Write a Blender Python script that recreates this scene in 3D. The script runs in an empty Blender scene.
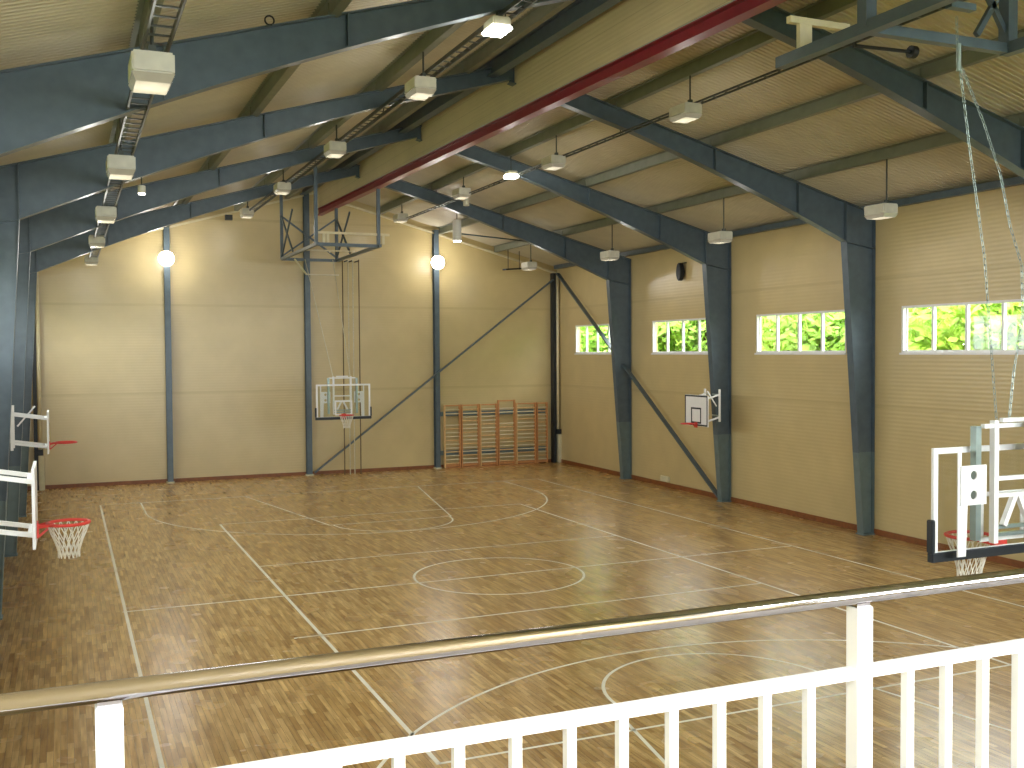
import bpy, math, random
from mathutils import Vector, Matrix
random.seed(7)
PI = math.pi
S = bpy.context.scene
COL = S.collection

# ------------------------------------------------------------------ materials
def srgb(r, g, b):
    f = lambda c: (c/255/12.92) if c/255 <= .04045 else ((c/255+.055)/1.055)**2.4
    return (f(r), f(g), f(b), 1)

def mat(name, col, rough=.5, metal=0., noise=.08, scale=6., bump=0., emit=None, estr=0.):
    m = bpy.data.materials.new(name); m.use_nodes = True
    nt = m.node_tree; n = nt.nodes; l = nt.links
    b = n['Principled BSDF']
    b.inputs['Roughness'].default_value = rough
    b.inputs['Metallic'].default_value = metal
    tc = n.new('ShaderNodeTexCoord')
    nz = n.new('ShaderNodeTexNoise'); nz.inputs['Scale'].default_value = scale; nz.inputs['Detail'].default_value = 4
    l.new(tc.outputs['Object'], nz.inputs['Vector'])
    cr = n.new('ShaderNodeValToRGB')
    cr.color_ramp.elements[0].position = .3; cr.color_ramp.elements[1].position = .7
    cr.color_ramp.elements[0].color = tuple(c*(1-noise) for c in col[:3])+(1,)
    cr.color_ramp.elements[1].color = tuple(min(1, c*(1+noise)) for c in col[:3])+(1,)
    l.new(nz.outputs['Fac'], cr.inputs['Fac']); l.new(cr.outputs['Color'], b.inputs['Base Color'])
    if bump:
        bp = n.new('ShaderNodeBump'); bp.inputs['Strength'].default_value = bump; bp.inputs['Distance'].default_value = .01
        l.new(nz.outputs['Fac'], bp.inputs['Height']); l.new(bp.outputs['Normal'], b.inputs['Normal'])
    if emit:
        b.inputs['Emission Color'].default_value = emit; b.inputs['Emission Strength'].default_value = estr
    return m

def wall_mat(name, c1, c2, axis='Z', pitch=.1, seam=1.02, rough=.42):
    """profiled steel cladding: fine horizontal ribs and panel joints"""
    m = mat(name, c1, rough, 0, .05, 1.2)
    nt = m.node_tree; n = nt.nodes; l = nt.links; b = n['Principled BSDF']
    base = b.inputs['Base Color'].links[0].from_socket; b.inputs['Specular IOR Level'].default_value = .75
    geo = n.new('ShaderNodeTexCoord'); sp = n.new('ShaderNodeSeparateXYZ'); l.new(geo.outputs['Object'], sp.inputs[0])
    def M(op, a, bb=None):
        x = n.new('ShaderNodeMath'); x.operation = op
        for i, v in enumerate((a, bb)):
            if v is None: continue
            if isinstance(v, (int, float)): x.inputs[i].default_value = v
            else: l.new(v, x.inputs[i])
        return x.outputs[0]
    z = sp.outputs[axis]
    rib = M('SINE', M('MULTIPLY', z, 2*PI/pitch))
    fr = M('FRACT', M('DIVIDE', z, seam))
    sm = M('LESS_THAN', fr, .03)
    mx = n.new('ShaderNodeMixRGB'); l.new(sm, mx.inputs[0]); l.new(base, mx.inputs[1]); mx.inputs[2].default_value = c2
    l.new(mx.outputs[0], b.inputs['Base Color'])
    h = M('SUBTRACT', M('MULTIPLY', rib, .5), M('MULTIPLY', sm, 1.))
    bp = n.new('ShaderNodeBump'); bp.inputs['Strength'].default_value = .18; bp.inputs['Distance'].default_value = .01
    l.new(h, bp.inputs['Height']); l.new(bp.outputs['Normal'], b.inputs['Normal'])
    return m

def floor_mat():
    m = bpy.data.materials.new('varnished_parquet'); m.use_nodes = True
    nt = m.node_tree; n = nt.nodes; l = nt.links; b = n['Principled BSDF']
    tc = n.new('ShaderNodeTexCoord')
    mp = n.new('ShaderNodeMapping'); mp.inputs['Rotation'].default_value = (0, 0, PI/2); l.new(tc.outputs['Object'], mp.inputs[0])
    br = n.new('ShaderNodeTexBrick'); l.new(mp.outputs[0], br.inputs['Vector'])
    br.inputs['Scale'].default_value = 1.; br.inputs['Brick Width'].default_value = .52; br.inputs['Row Height'].default_value = .075
    br.inputs['Mortar Size'].default_value = .0015; br.inputs['Bias'].default_value = 0.
    br.inputs['Color1'].default_value = FLOOR1; br.inputs['Color2'].default_value = FLOOR2
    br.inputs['Mortar'].default_value = srgb(70, 48, 22)
    br.offset = .37
    mp2 = n.new('ShaderNodeMapping'); mp2.inputs['Scale'].default_value = (9., .7, 1); l.new(tc.outputs['Object'], mp2.inputs[0])
    nz = n.new('ShaderNodeTexNoise'); nz.inputs['Scale'].default_value = 2.2; nz.inputs['Detail'].default_value = 6; l.new(mp2.outputs[0], nz.inputs['Vector'])
    cr = n.new('ShaderNodeValToRGB'); cr.color_ramp.elements[0].position = .3; cr.color_ramp.elements[1].position = .72
    cr.color_ramp.elements[0].color = (.6, .57, .53, 1); cr.color_ramp.elements[1].color = (1.22, 1.22, 1.22, 1)
    l.new(nz.outputs['Fac'], cr.inputs[0])
    mx = n.new('ShaderNodeMixRGB'); mx.blend_type = 'MULTIPLY'; mx.inputs[0].default_value = 1
    l.new(br.outputs['Color'], mx.inputs[1]); l.new(cr.outputs[0], mx.inputs[2])
    l.new(mx.outputs[0], b.inputs['Base Color'])
    b.inputs['Roughness'].default_value = .33
    b.inputs['Specular IOR Level'].default_value = .55
    n2 = n.new('ShaderNodeTexNoise'); n2.inputs['Scale'].default_value = 1.1; l.new(tc.outputs['Object'], n2.inputs['Vector'])
    r = n.new('ShaderNodeMapRange'); r.inputs['To Min'].default_value = .2; r.inputs['To Max'].default_value = .32
    l.new(n2.outputs['Fac'], r.inputs['Value']); l.new(r.outputs[0], b.inputs['Roughness'])
    return m

def glass_mat(name, tint=(1, 1, 1, 1), gloss=.06):
    m = bpy.data.materials.new(name); m.use_nodes = True
    nt = m.node_tree; n = nt.nodes; l = nt.links
    for x in list(n): n.remove(x)
    out = n.new('ShaderNodeOutputMaterial'); mx = n.new('ShaderNodeMixShader'); t = n.new('ShaderNodeBsdfTransparent'); g = n.new('ShaderNodeBsdfGlossy')
    t.inputs[0].default_value = tint; g.inputs['Roughness'].default_value = .03; mx.inputs[0].default_value = gloss
    l.new(t.outputs[0], mx.inputs[1]); l.new(g.outputs[0], mx.inputs[2]); l.new(mx.outputs[0], out.inputs[0])
    return m

FLOOR1 = srgb(216, 180, 116); FLOOR2 = srgb(168, 130, 74)
M = {}
M['wall'] = wall_mat('beige_cladding', srgb(196, 177, 127), srgb(188, 169, 120), seam=3.22, rough=.3)
M['ceil'] = mat('beige_roof_sheet', srgb(188, 180, 158), .5, 0, .06, 2.)
M['sheet'] = wall_mat('beige_divider_sheet', srgb(196, 180, 142), srgb(166, 150, 116), 'Z', .09, .31, .5)
M['steel'] = mat('blue_green_painted_steel', srgb(80, 94, 103), .36, .1, .12, 5.)
M['steel2'] = mat('lighter_grey_green_paint', srgb(100, 116, 116), .42, .1, .1, 5.)
M['purlin'] = mat('olive_grey_purlin_paint', srgb(118, 122, 108), .45, .1, .1, 4.)
M['dark'] = mat('near_black_paint', srgb(24, 30, 34), .5)
M['tray'] = mat('dark_galvanised_tray', srgb(72, 76, 70), .45, .5)
M['galv'] = mat('galvanised_steel', srgb(150, 165, 160), .35, .6)
M['red'] = mat('dark_red_beam_paint', srgb(128, 28, 42), .35, .1, .1)
M['rim'] = mat('red_hoop_paint', srgb(205, 60, 50), .4)
M['white'] = mat('white_gloss_paint', srgb(232, 232, 230), .35, 0, .02)
M['line'] = mat('white_court_paint', srgb(238, 232, 212), .4, 0, .05, 20)
M['trim'] = mat('pale_trim', srgb(215, 205, 170), .45)
M['cream'] = mat('cream_box', srgb(205, 198, 165), .5)
M['lampbox'] = mat('lamp_housing_grey', srgb(205, 202, 186), .4)
M['chrome'] = mat('polished_steel', srgb(192, 186, 190), .1, 1., .02)
M['base'] = mat('reddish_brown_skirting', srgb(128, 76, 36), .45, 0, .2, 8)
M['wood'] = mat('pine_wood', srgb(216, 178, 122), .5, 0, .15, 12)
M['wood2'] = mat('orange_wood', srgb(196, 138, 84), .5, 0, .15, 12)
M['net'] = mat('white_net_cord', srgb(225, 220, 205), .8)
M['rope'] = mat('brown_rope', srgb(96, 80, 52), .8, 0, .2, 30)
M['rope2'] = mat('pale_rope', srgb(196, 188, 158), .8, 0, .2, 30)
M['glass'] = glass_mat('window_glass', (.97, 1, .98, 1), .05)
M['acryl'] = glass_mat('clear_acrylic', (.96, .97, .95, 1), .03)
M['bulb'] = mat('lit_lens', (1, 1, 1, 1), .3, emit=(1, .95, .85, 1), estr=14)
M['bulb_hot'] = mat('hot_lens', (1, 1, 1, 1), .3, emit=(1, .96, .9, 1), estr=30)
M['lens'] = mat('frosted_lens', srgb(150, 145, 128), .2, emit=(1, .93, .8, 1), estr=.06)
M['floor'] = floor_mat()
M['line_'] = M['line']
M['grass'] = mat('lawn', srgb(90, 110, 40), .9, 0, .3, 3)
M['leaf'] = mat('bright_foliage', srgb(176, 204, 92), .6, 0, .25, 2.5)
M['leaf2'] = mat('deep_foliage', srgb(158, 192, 84), .6, 0, .25, 2.5)
def leafy(m):      # thin leaves let light through
    nt = m.node_tree; n = nt.nodes; b = n['Principled BSDF']; out = n['Material Output']
    t = n.new('ShaderNodeBsdfTranslucent'); x = n.new('ShaderNodeMixShader'); x.inputs[0].default_value = .45
    nt.links.new(b.inputs['Base Color'].links[0].from_socket, t.inputs[0])
    nt.links.new(b.outputs[0], x.inputs[1]); nt.links.new(t.outputs[0], x.inputs[2]); nt.links.new(x.outputs[0], out.inputs[0])
leafy(M['leaf']); leafy(M['leaf2'])
M['bark'] = mat('bark', srgb(100, 84, 66), .9, 0, .3, 8)
M['concrete'] = mat('grey_screed', srgb(150, 146, 138), .8)

# ------------------------------------------------------------------ mesh helpers
class MB:
    def __init__(s): s.v = []; s.f = []
    def add(s, vs, fs):
        o = len(s.v); s.v += [tuple(v) for v in vs]; s.f += [tuple(i+o for i in f) for f in fs]; return s
    def box(s, x0, x1, y0, y1, z0, z1):
        v = [(x, y, z) for x in (x0, x1) for y in (y0, y1) for z in (z0, z1)]
        return s.add(v, [(0, 1, 3, 2), (4, 6, 7, 5), (0, 4, 5, 1), (2, 3, 7, 6), (0, 2, 6, 4), (1, 5, 7, 3)])
    def bar(s, a, b, w, h, up=(0, 0, 1)):
        a = Vector(a); b = Vector(b); d = (b-a).normalized(); u = Vector(up)
        if abs(d.dot(u)) > .98: u = Vector((0, 1, 0))
        r = d.cross(u).normalized(); u = r.cross(d).normalized()
        v = []
        for p in (a, b):
            for i, j in ((-1, -1), (1, -1), (1, 1), (-1, 1)): v.append(p+r*(i*w/2)+u*(j*h/2))
        return s.add(v, [(3, 2, 1, 0), (4, 5, 6, 7), (0, 1, 5, 4), (1, 2, 6, 5), (2, 3, 7, 6), (3, 0, 4, 7)])
    def tube(s, pts, r, n=10, closed=False, taper=None):
        pts = [Vector(p) for p in pts]; m = len(pts); rings = []
        prev = None
        for i, p in enumerate(pts):
            if closed: d = pts[(i+1) % m]-pts[i-1]
            else: d = pts[min(i+1, m-1)]-pts[max(i-1, 0)]
            d.normalize()
            if prev is None:
                u = Vector((0, 0, 1)) if abs(d.z) < .9 else Vector((1, 0, 0))
            else: u = prev
            x = d.cross(u).normalized(); u = x.cross(d).normalized(); prev = u
            rr = r if taper is None else r*taper[i]
            rings.append([p+x*(rr*math.cos(2*PI*k/n))+u*(rr*math.sin(2*PI*k/n)) for k in range(n)])
        o = len(s.v)
        for R in rings: s.v += [tuple(q) for q in R]
        for i in range(m if closed else m-1):
            a = o+i*n; b = o+((i+1) % m)*n
            for k in range(n):
                s.f.append((a+k, a+(k+1) % n, b+(k+1) % n, b+k))
        if not closed:
            s.f.append(tuple(o+k for k in reversed(range(n)))); s.f.append(tuple(o+(m-1)*n+k for k in range(n)))
        return s
    def prism(s, poly, axis, t0, t1):
        """poly: 2-D outline, extruded along axis ('x','y','z') from t0 to t1"""
        def P(a, b, t): return {'x': (t, a, b), 'y': (a, t, b), 'z': (a, b, t)}[axis]
        n = len(poly); v = [P(a, b, t0) for a, b in poly]+[P(a, b, t1) for a, b in poly]
        f = [tuple(reversed(range(n))), tuple(range(n, 2*n))]+[(i, (i+1) % n, n+(i+1) % n, n+i) for i in range(n)]
        return s.add(v, f)
    def build(s, name, m, parent=None, origin=None, bevel=0., smooth=False):
        me = bpy.data.meshes.new(name)
        o = Vector(origin) if origin is not None else Vector((0, 0, 0))
        me.from_pydata([tuple(Vector((v[0]+SHEAR[0]*v[1], v[1], v[2]))-o) for v in s.v], [], s.f); me.validate()
        import bmesh
        bm = bmesh.new(); bm.from_mesh(me); bmesh.ops.recalc_face_normals(bm, faces=bm.faces)
        if bevel:
            bmesh.ops.bevel(bm, geom=[e for e in bm.edges if len(e.link_faces) == 2 and e.calc_face_angle(0) > .6], offset=bevel, segments=2, affect='EDGES', clamp_overlap=True)
        bm.to_mesh(me); bm.free()
        if smooth:
            for p in me.polygons: p.use_smooth = True
        ob = bpy.data.objects.new(name, me); ob.location = o
        if m is not None: me.materials.append(m)
        COL.objects.link(ob)
        if parent is not None:
            ob.parent = parent
            ob.location = o-WL[parent.name] if origin is not None else -WL.get(parent.name, Vector())
            WL[ob.name] = o
        else: WL[ob.name] = o
        return ob
WL = {}
SHEAR = [0.]      # the window wall stands about one degree out of square

def thing(name, label, cat, loc=(0, 0, 0), group=None, kind=None):
    o = bpy.data.objects.new(name, None); COL.objects.link(o); o.location = loc; o.empty_display_size = .1
    o['label'] = label; o['category'] = cat
    if group: o['group'] = group
    if kind: o['kind'] = kind
    WL[o.name] = Vector(loc)
    return o
def tag(o, label, cat, group=None, kind=None):
    o['label'] = label; o['category'] = cat
    if group: o['group'] = group
    if kind: o['kind'] = kind
    return o
def struct(o, label=None, cat=None):
    o['kind'] = 'structure'
    if label: o['label'] = label; o['category'] = cat
    return o
def clone(root, loc, label):
    c = root.copy(); COL.objects.link(c); c.location = loc; c['label'] = label; WL[c.name] = Vector(loc)
    for ch in list(root.children):
        d = ch.copy(); COL.objects.link(d); d.parent = c
        for g in list(ch.children):
            e = g.copy(); COL.objects.link(e); e.parent = d
    return c

# ------------------------------------------------------------------ room dimensions
XL, XR, YB, YF = -9.8, 10.49, 19.67, -23.5
SK = .0208
def xr(y): return XR+SK*y
XE = xr(YB)
XM, ZA, SL = .5, 10.85, .272
def zt(x): return ZA-(SL if x > XM else .286)*abs(x-XM)          # top of the portal frames
CO = .25                                    # the roof sheets lie this far above the frames
WINZ0, WINZ1 = 4.62, 5.76
WR = [(14.0, 17.85), (7.6, 11.6), (1.45, 5.43), (-4.6, -.55), (-10.9, -6.9)]

# floor and court lines
fl = struct(MB().box(XL-.3, XR+.8, YF-.3, YB+.3, -.15, 0).build('floor', M['floor']), 'varnished wooden parquet sports floor with white court lines', 'floor')
LZ = .0012
def band(pts, w, closed=False):
    mb = MB(); pts = [Vector((x, y, 0)) for x, y in pts]; m = len(pts); L = []
    for i, p in enumerate(pts):
        d = (pts[(i+1) % m]-pts[i-1]) if closed else (pts[min(i+1, m-1)]-pts[max(i-1, 0)])
        d.normalize(); nrm = Vector((-d.y, d.x, 0)); L += [p+nrm*w/2, p-nrm*w/2]
    for v in L: v.z = LZ
    k = len(L)//2
    mb.add(L, [(2*i, 2*i+1, 2*((i+1) % k)+1, 2*((i+1) % k)) for i in range(k if closed else k-1)])
    return mb
def arc(cx, cy, r, a0, a1, n=48, rx=None):
    return [(cx+(rx or r)*math.cos(a0+(a1-a0)*i/n), cy+r*math.sin(a0+(a1-a0)*i/n)) for i in range(n+1)]
W = .055
def cl(name, mb): return mb.build(name, M['line'], fl)
X1, X2, BY = -7.41, 7.62, 14.58
cl('side_line', band([(X1, -BY), (X1, BY)], W)); cl('side_line', band([(X2, -BY), (X2, BY)], W))
cl('base_line', band([(X1, BY), (X2, BY)], W)); cl('base_line', band([(X1, -BY), (X2, -BY)], W))
cl('centre_line', band([(X1-.05, -.02), (X2, -.02)], W))
cl('centre_circle', band(arc(0, 0, 1.79, 0, 2*PI, 72)[:-1], W, True))
cl('volleyball_side_line', band([(-4.5, -9.02), (-4.5, 9.2)], .06)); cl('volleyball_side_line', band([(4.5, -9.02), (4.5, 9.1)], .06))
cl('volleyball_end_line', band([(-4.5, 9.2), (4.5, 9.1)], .05)); cl('volleyball_end_line', band([(-4.5, -9.0), (4.5, -9.0)], .05))
cl('attack_line', band([(-4.5, 3.02), (4.5, 3.0)], .05)); cl('attack_line', band([(-4.95, -3.08), (4.5, -3.0)], .05))
for s, cy in ((1, 12.2), (-1, -12.3)):
    a = arc(0, cy, 6.22, PI, 0 if s < 0 else 2*PI, 72)
    cl('three_point_line', band([(-6.22, s*BY)]+a+[(6.22, s*BY)], .05))
    fy = 7.75 if s > 0 else -8.15
    cl('key_line', band([(-2.97, s*BY), (-1.78, fy)], .05)); cl('key_line', band([(2.97, s*BY), (1.74, fy)], .05))
    cl('free_throw_line', band([(-1.78, fy), (1.74, fy)], .05))
    cl('free_throw_circle', band(arc(0, fy, 1.68, PI, 0 if s < 0 else 2*PI, 40), .05))

# walls
def wall_grid(name, axis_x, ys, holes, z1, th, WINZ1=WINZ1):
    """wall parallel to Y at axis_x (inner face) with window holes"""
    mb = MB(); hs = sorted(holes); x0, x1 = (axis_x, axis_x+th) if axis_x > 0 else (axis_x-th, axis_x)
    mb.box(x0, x1, ys[0], ys[1], 0, WINZ0); mb.box(x0, x1, ys[0], ys[1], WINZ1, z1)
    y = ys[0]
    for a, b in hs:
        mb.box(x0, x1, y, a, WINZ0, WINZ1); y = b
    mb.box(x0, x1, y, ys[1], WINZ0, WINZ1)
    return struct(mb.build(name, M['wall']))
SHEAR[0] = SK
wr = wall_grid('wall_right', XR, (YF, YB), WR, zt(XR)+CO-.03, .22)
SHEAR[0] = 0.
wlft = wall_grid('wall_left', XL, (YF, YB+.2), WR, zt(XL)+CO-.03, .22, 6.3)
wr['label'] = 'beige profiled cladding wall with the row of green-lit strip windows'; wr['category'] = 'wall'
wlft['label'] = 'beige side wall behind the two left practice hoops'; wlft['category'] = 'wall'
ga = [(XL, 0), (XE+.22, 0), (XE+.22, zt(XE+.22)+CO), (XM, ZA+CO), (XL, zt(XL)+CO)]
struct(MB().prism(ga, 'y', YB, YB+.2).build('wall_back', M['wall']), 'beige gable wall at the far end behind the basketball hoop', 'wall')
# near wall (behind the viewpoint), glazing added for fill and handrail highlight
mb = MB(); mb.box(XL, XR, YF-.2, YF, 0, 4.4); mb.box(XL, XL+.3, YF-.2, YF, 4.4, 7.4); mb.box(XL+.3, XR-1, YF-.2, YF, 7.2, 7.4); mb.box(XR-1, XR, YF-.2, YF, 4.4, 7.4)
mb.prism([(XL, 7.4), (XR, 7.4), (XR, zt(XR)+CO), (XM, ZA+CO), (XL, zt(XL)+CO)], 'y', YF-.2, YF)
struct(mb.build('wall_front', M['wall']))

# roof: corrugated sheets, ribs running from eave to ridge
def roof(name, xa, xb):
    mb = MB(); P = .125; prof = [(0, 0), (.05, 0), (.065, .018), (.11, .018)]
    ys = []; k = 0
    while YF+k*P < YB:
        for a, h in prof: ys.append((YF+k*P+a, h))
        k += 1
    ys = [(min(y, YB), h) for y, h in ys]
    for y, h in ys:
        for x in (xa, xb): mb.v.append((x, y, zt(x)+CO+h))
    mb.f = [(2*i, 2*i+1, 2*i+3, 2*i+2) for i in range(len(ys)-1)]
    o = mb.build(name, M['ceil'])
    md = o.modifiers.new('thickness', 'SOLIDIFY'); md.thickness = .05; md.offset = 1 if o.data.polygons[0].normal.z > 0 else -1
    return struct(o)
roof('ceiling_left', XL-.2, XM)['label'] = 'corrugated beige roof sheeting left of the ridge'
roof('ceiling_right', XM, XE+.22)['label'] = 'corrugated beige roof sheeting right of the red beam'
for n_ in ('ceiling_left', 'ceiling_right'): bpy.data.objects[n_]['category'] = 'ceiling'

# trims along the gable top, baseboards
for i, (xa, xb) in enumerate(((XL, XM), (XM, XE))):
    struct(MB().bar((xa, YB-.06, zt(xa)-.02), (xb, YB-.06, zt(xb)-.02), .1, .07).build('trim_%d' % (i+1), M['trim']),
           'pale trim strip under the roof edge, %s of the gable wall' % ('left half' if i == 0 else 'right half'), 'trim')
struct(MB().box(XL+.03, XE-.03, YB-.03, YB, 0, .13).build('baseboard_back', M['base']), 'reddish brown skirting along the foot of the gable wall', 'baseboard')
SHEAR[0] = SK
br_ = MB().box(XR-.03, XR, YF, YB, 0, .15).build('baseboard_right', M['base']); SHEAR[0] = 0.
struct(br_, 'reddish brown skirting along the foot of the window wall', 'baseboard')
struct(MB().box(XL, XL+.03, YF, YB-.03, 0, .15).build('baseboard_left', M['base']), 'reddish brown skirting along the left wall', 'baseboard')

# windows
def window(i, side, y0, y1, WINZ1=WINZ1):
    x = XR+.05 if side > 0 else XL-.05
    o = MB()
    a, b = x-.04, x+.04; t = .06
    o.box(a, b, y0, y1, WINZ0, WINZ0+t); o.box(a, b, y0, y1, WINZ1-t, WINZ1)
    o.box(a, b, y0, y0+t, WINZ0+t, WINZ1-t); o.box(a, b, y1-t, y1, WINZ0+t, WINZ1-t)
    w = o.build('window_%d' % i, M['white']); struct(w)
    for k in (1, 2, 3):
        ym = y0+(y1-y0)*k/4
        MB().box(a, b, ym-.035, ym+.035, WINZ0+t, WINZ1-t).build('mullion', M['white'], w)
    # inner white sash of the side pane
    MB().box(a-.01, a+.02, y1-.19, y1-.15, WINZ0+t, WINZ1-t).build('sash', M['white'], w)
    for k in range(4):
        ya = y0+(y1-y0)*k/4+.05; yb = y0+(y1-y0)*(k+1)/4-.05
        MB().add([(x, ya, WINZ0+t), (x, yb, WINZ0+t), (x, yb, WINZ1-t), (x, ya, WINZ1-t)], [(0, 1, 2, 3)]).build('pane', M['glass'], w)
    MB().box(XR-.04 if side > 0 else XL, XR if side > 0 else XL+.04, y0-.02, y1+.02, WINZ0-.05, WINZ0).build('sill', M['white'], w)
    return w
names = ['farthest strip window, crossed by the diagonal wall brace', 'second strip window from the far corner, above the small practice backboard',
         'third strip window from the far corner, between two steel columns', 'largest and nearest strip window, at the right edge of the view', 'strip window out of view on the right wall']
k = 1
for (y0, y1), nm in zip(WR, names):
    SHEAR[0] = SK; w = window(k, 1, y0, y1); SHEAR[0] = 0.; w['label'] = nm; w['category'] = 'window'; k += 1
for (y0, y1) in WR:
    window(k, -1, y0, y1, 6.3); k += 1
w = MB()
for x in [XL+.3+(XR-1.3-XL)*i/8 for i in range(9)]: w.box(x-.05, x+.05, YF-.15, YF-.05, 4.4, 7.2)
w.box(XL+.3, XR-1, YF-.15, YF-.05, 4.4, 4.5); w.box(XL+.3, XR-1, YF-.15, YF-.05, 7.1, 7.2)
w = struct(w.build('window_%d' % k, M['white']))  # unseen window, added and sized for the light it gives
MB().add([(XL+.3, YF-.1, 4.5), (XR-1, YF-.1, 4.5), (XR-1, YF-.1, 7.1), (XL+.3, YF-.1, 7.1)], [(0, 1, 2, 3)]).build('pane', M['glass'], w)

# ------------------------------------------------------------------ portal frames
def depth(a, s=-1):
    d = .40 if s > 0 else .34
    return d if a < 3 else d+.045*(a-3)+.0085*(a-3)**2
def frame(y, label):
    t = thing('portal_frame', label, 'steel frame', (0, y, 0), 'portal frames carrying the roof')
    for s in (-1, 1):
        wx = xr(y)-.02 if s > 0 else XL+.02
        bi = xr(y)-.36 if s > 0 else -9.48; ti = xr(y)-.93 if s > 0 else -9.05
        zk = zt(ti)-depth(abs(ti-XM), s)
        # rafter
        xs = [XM+s*i for i in (0, 1, 2, 3, 4, 5, 6, 7, 8)]+[ti]
        up = [(x, zt(x)) for x in xs]; lo = [(x, zt(x)-depth(abs(x-XM), s)) for x in xs]
        mb = MB(); mb.prism([(x, z-.02) for x, z in up]+[(x, z+.02) for x, z in reversed(lo)], 'y', y-.012, y+.012)
        for ch, dz in ((up, -.01), (lo, .01)):
            for (a, b), (c, d) in zip(ch[:-1], ch[1:]): mb.bar((a, y, b+dz), (c, y, d+dz), .22, .022)
        for xx in (XM+s*5.2, XM+s*7.6):   # web stiffeners
            mb.box(xx-.01, xx+.01, y-.11, y+.11, zt(xx)-depth(abs(xx-XM), s)+.02, zt(xx)-.02)
        mb.build('rafter', M['steel'], t)
        # column with tapering inner flange
        mb = MB()
        zs = 2.1; fx = lambda z: bi+(ti-bi)*max(0, (z-.0))/zk
        mb.prism([(wx, zs), (wx, zt(wx)), (ti, zt(ti)), (ti, zk), (fx(zs), zs)], 'y', y-.012, y+.012)
        mb.bar((wx-s*.01, y, zs), (wx-s*.01, y, zt(wx)-.02), .22, .022, up=(1, 0, 0)); mb.bar((fx(zs), y, zs), (ti, y, zk), .22, .022, up=(1, 0, 0))
        mb.bar((ti, y, zt(ti)-.01), (wx, y, zt(wx)-.01), .22, .022)
        mb.bar((ti, y, zk), (wx, y, zk-.15), .22, .02); mb.bar((ti, y, zk), (ti, y, zt(ti)-.01), .22, .02, up=(1, 0, 0))
        mb.build('column', M['steel'], t)
        mb = MB(); mb.prism([(wx, .03), (wx, zs), (fx(zs), zs), (bi, .03)], 'y', y-.015, y+.015)
        mb.bar((wx-s*.01, y, .03), (wx-s*.01, y, zs), .22, .022, up=(1, 0, 0)); mb.bar((bi, y, .03), (fx(zs), y, zs), .22, .022, up=(1, 0, 0))
        mb.box(min(bi-s*.03, wx), max(bi-s*.03, wx), y-.15, y+.15, 0, .03)
        o = mb.build('column_foot', M['steel2'], t); o['label'] = 'lighter grey green lower section'
    return t
FY = [-6., .45, 6.8, 13.2]
frame(FY[0], 'nearest steel portal frame, its rafter crossing the upper corners of the view')
frame(FY[1], 'second nearest steel portal frame, its column between the two nearest strip windows')
frame(FY[2], 'third steel portal frame, its column carrying the small white practice backboard')
frame(FY[3], 'farthest steel portal frame, its column where the wall brace passes behind')

# purlins (Z sections lying on the frames)
PX = [(-7.4, 'leftmost roof purlin, above the row of lamps by the left wall'), (-4.95, 'roof purlin midway up the left roof slope'),
      (-2.45, 'roof purlin carrying the lamps just left of the ridge'), (-.55, 'roof purlin nearest the ridge on the left slope'),
      (1.25, 'roof purlin hidden close behind the red beam'), (3.1, 'roof purlin carrying the lamp row right of the red beam'),
      (5.6, 'roof purlin midway down the right roof slope'), (8.0, 'roof purlin carrying the lamps near the window wall')]
for x, lb in PX:
    s = 1 if x > XM else -1
    z = zt(x); y0, y1 = YF+.1, YB-.12
    mb = MB(); mb.box(x-.006, x+.006, y0, y1, z+.005, z+CO-.01)
    B_ = .13
    mb.add([(x, y0, z+.012), (x+B_, y0, z+.012), (x+B_, y1, z+.012), (x, y1, z+.012), (x, y0, z), (x+B_, y0, z), (x+B_, y1, z), (x, y1, z)],
           [(0, 1, 2, 3), (7, 6, 5, 4), (0, 4, 5, 1), (1, 5, 6, 2), (2, 6, 7, 3), (3, 7, 4, 0)])
    mb.box(x-.085, x, y0, y1, z+CO-.02, z+CO-.01)
    for fy in FY: mb.box(x-.02, x+.09, fy-.06, fy-.04, z, z+.17)
    tag(mb.build('roof_purlin', M['purlin'], origin=(x, YB, z)), lb, 'purlin', 'purlins under the roof')
for x, lb in ((XL+.12, 'dark eaves beam along the top of the left wall'), (XR-.14, 'dark eaves beam along the top of the window wall')):
    SHEAR[0] = SK if x > 0 else 0.
    tag(MB().box(x-.08, x+.08, YF+.1, YB-.2, zt(x)+.002, zt(x)+.16).build('eaves_beam', M['steel'], origin=(x, YB, 8)), lb, 'beam', 'eaves beams')
SHEAR[0] = 0.

# ridge beam, divider sheet and red beam
def slab(mb, x0, x1, ya, yb, za0, za1, zb0, zb1):
    return mb.add([(x0, ya, za0), (x1, ya, za0), (x1, ya, za1), (x0, ya, za1), (x0, yb, zb0), (x1, yb, zb0), (x1, yb, zb1), (x0, yb, zb1)],
                  [(0, 1, 2, 3), (7, 6, 5, 4), (0, 4, 5, 1), (1, 5, 6, 2), (2, 6, 7, 3), (3, 7, 4, 0)])
yA, yB = -17., YB-.5
def zr(y): return 9.95-.0175*(yB-y)
def zd(y): return 10.72-.010*(yB-y)
mb = MB()
for x0, x1, a, b in ((-.02, .2, 0, .03), (.07, .11, .03, .33), (-.02, .2, .33, .36)): slab(mb, x0, x1, yA, yB+.3, zd(yA)+a, zd(yA)+b, zd(yB+.3)+a, zd(yB+.3)+b)
tag(mb.build('ridge_beam', M['steel'], origin=(.1, YB, 10.6)), 'dark green steel beam running along the ridge beside the hanging beige sheet', 'beam')
tag(slab(MB(), .62, .66, yA, yB, zr(yA)+.22, 11.02, zr(yB)+.22, 11.02).build('divider_sheet', M['sheet'], origin=(.64, YB, 10.1)), 'long beige ribbed sheet hanging under the ridge above the red beam', 'sheet')
mb = MB()
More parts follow.
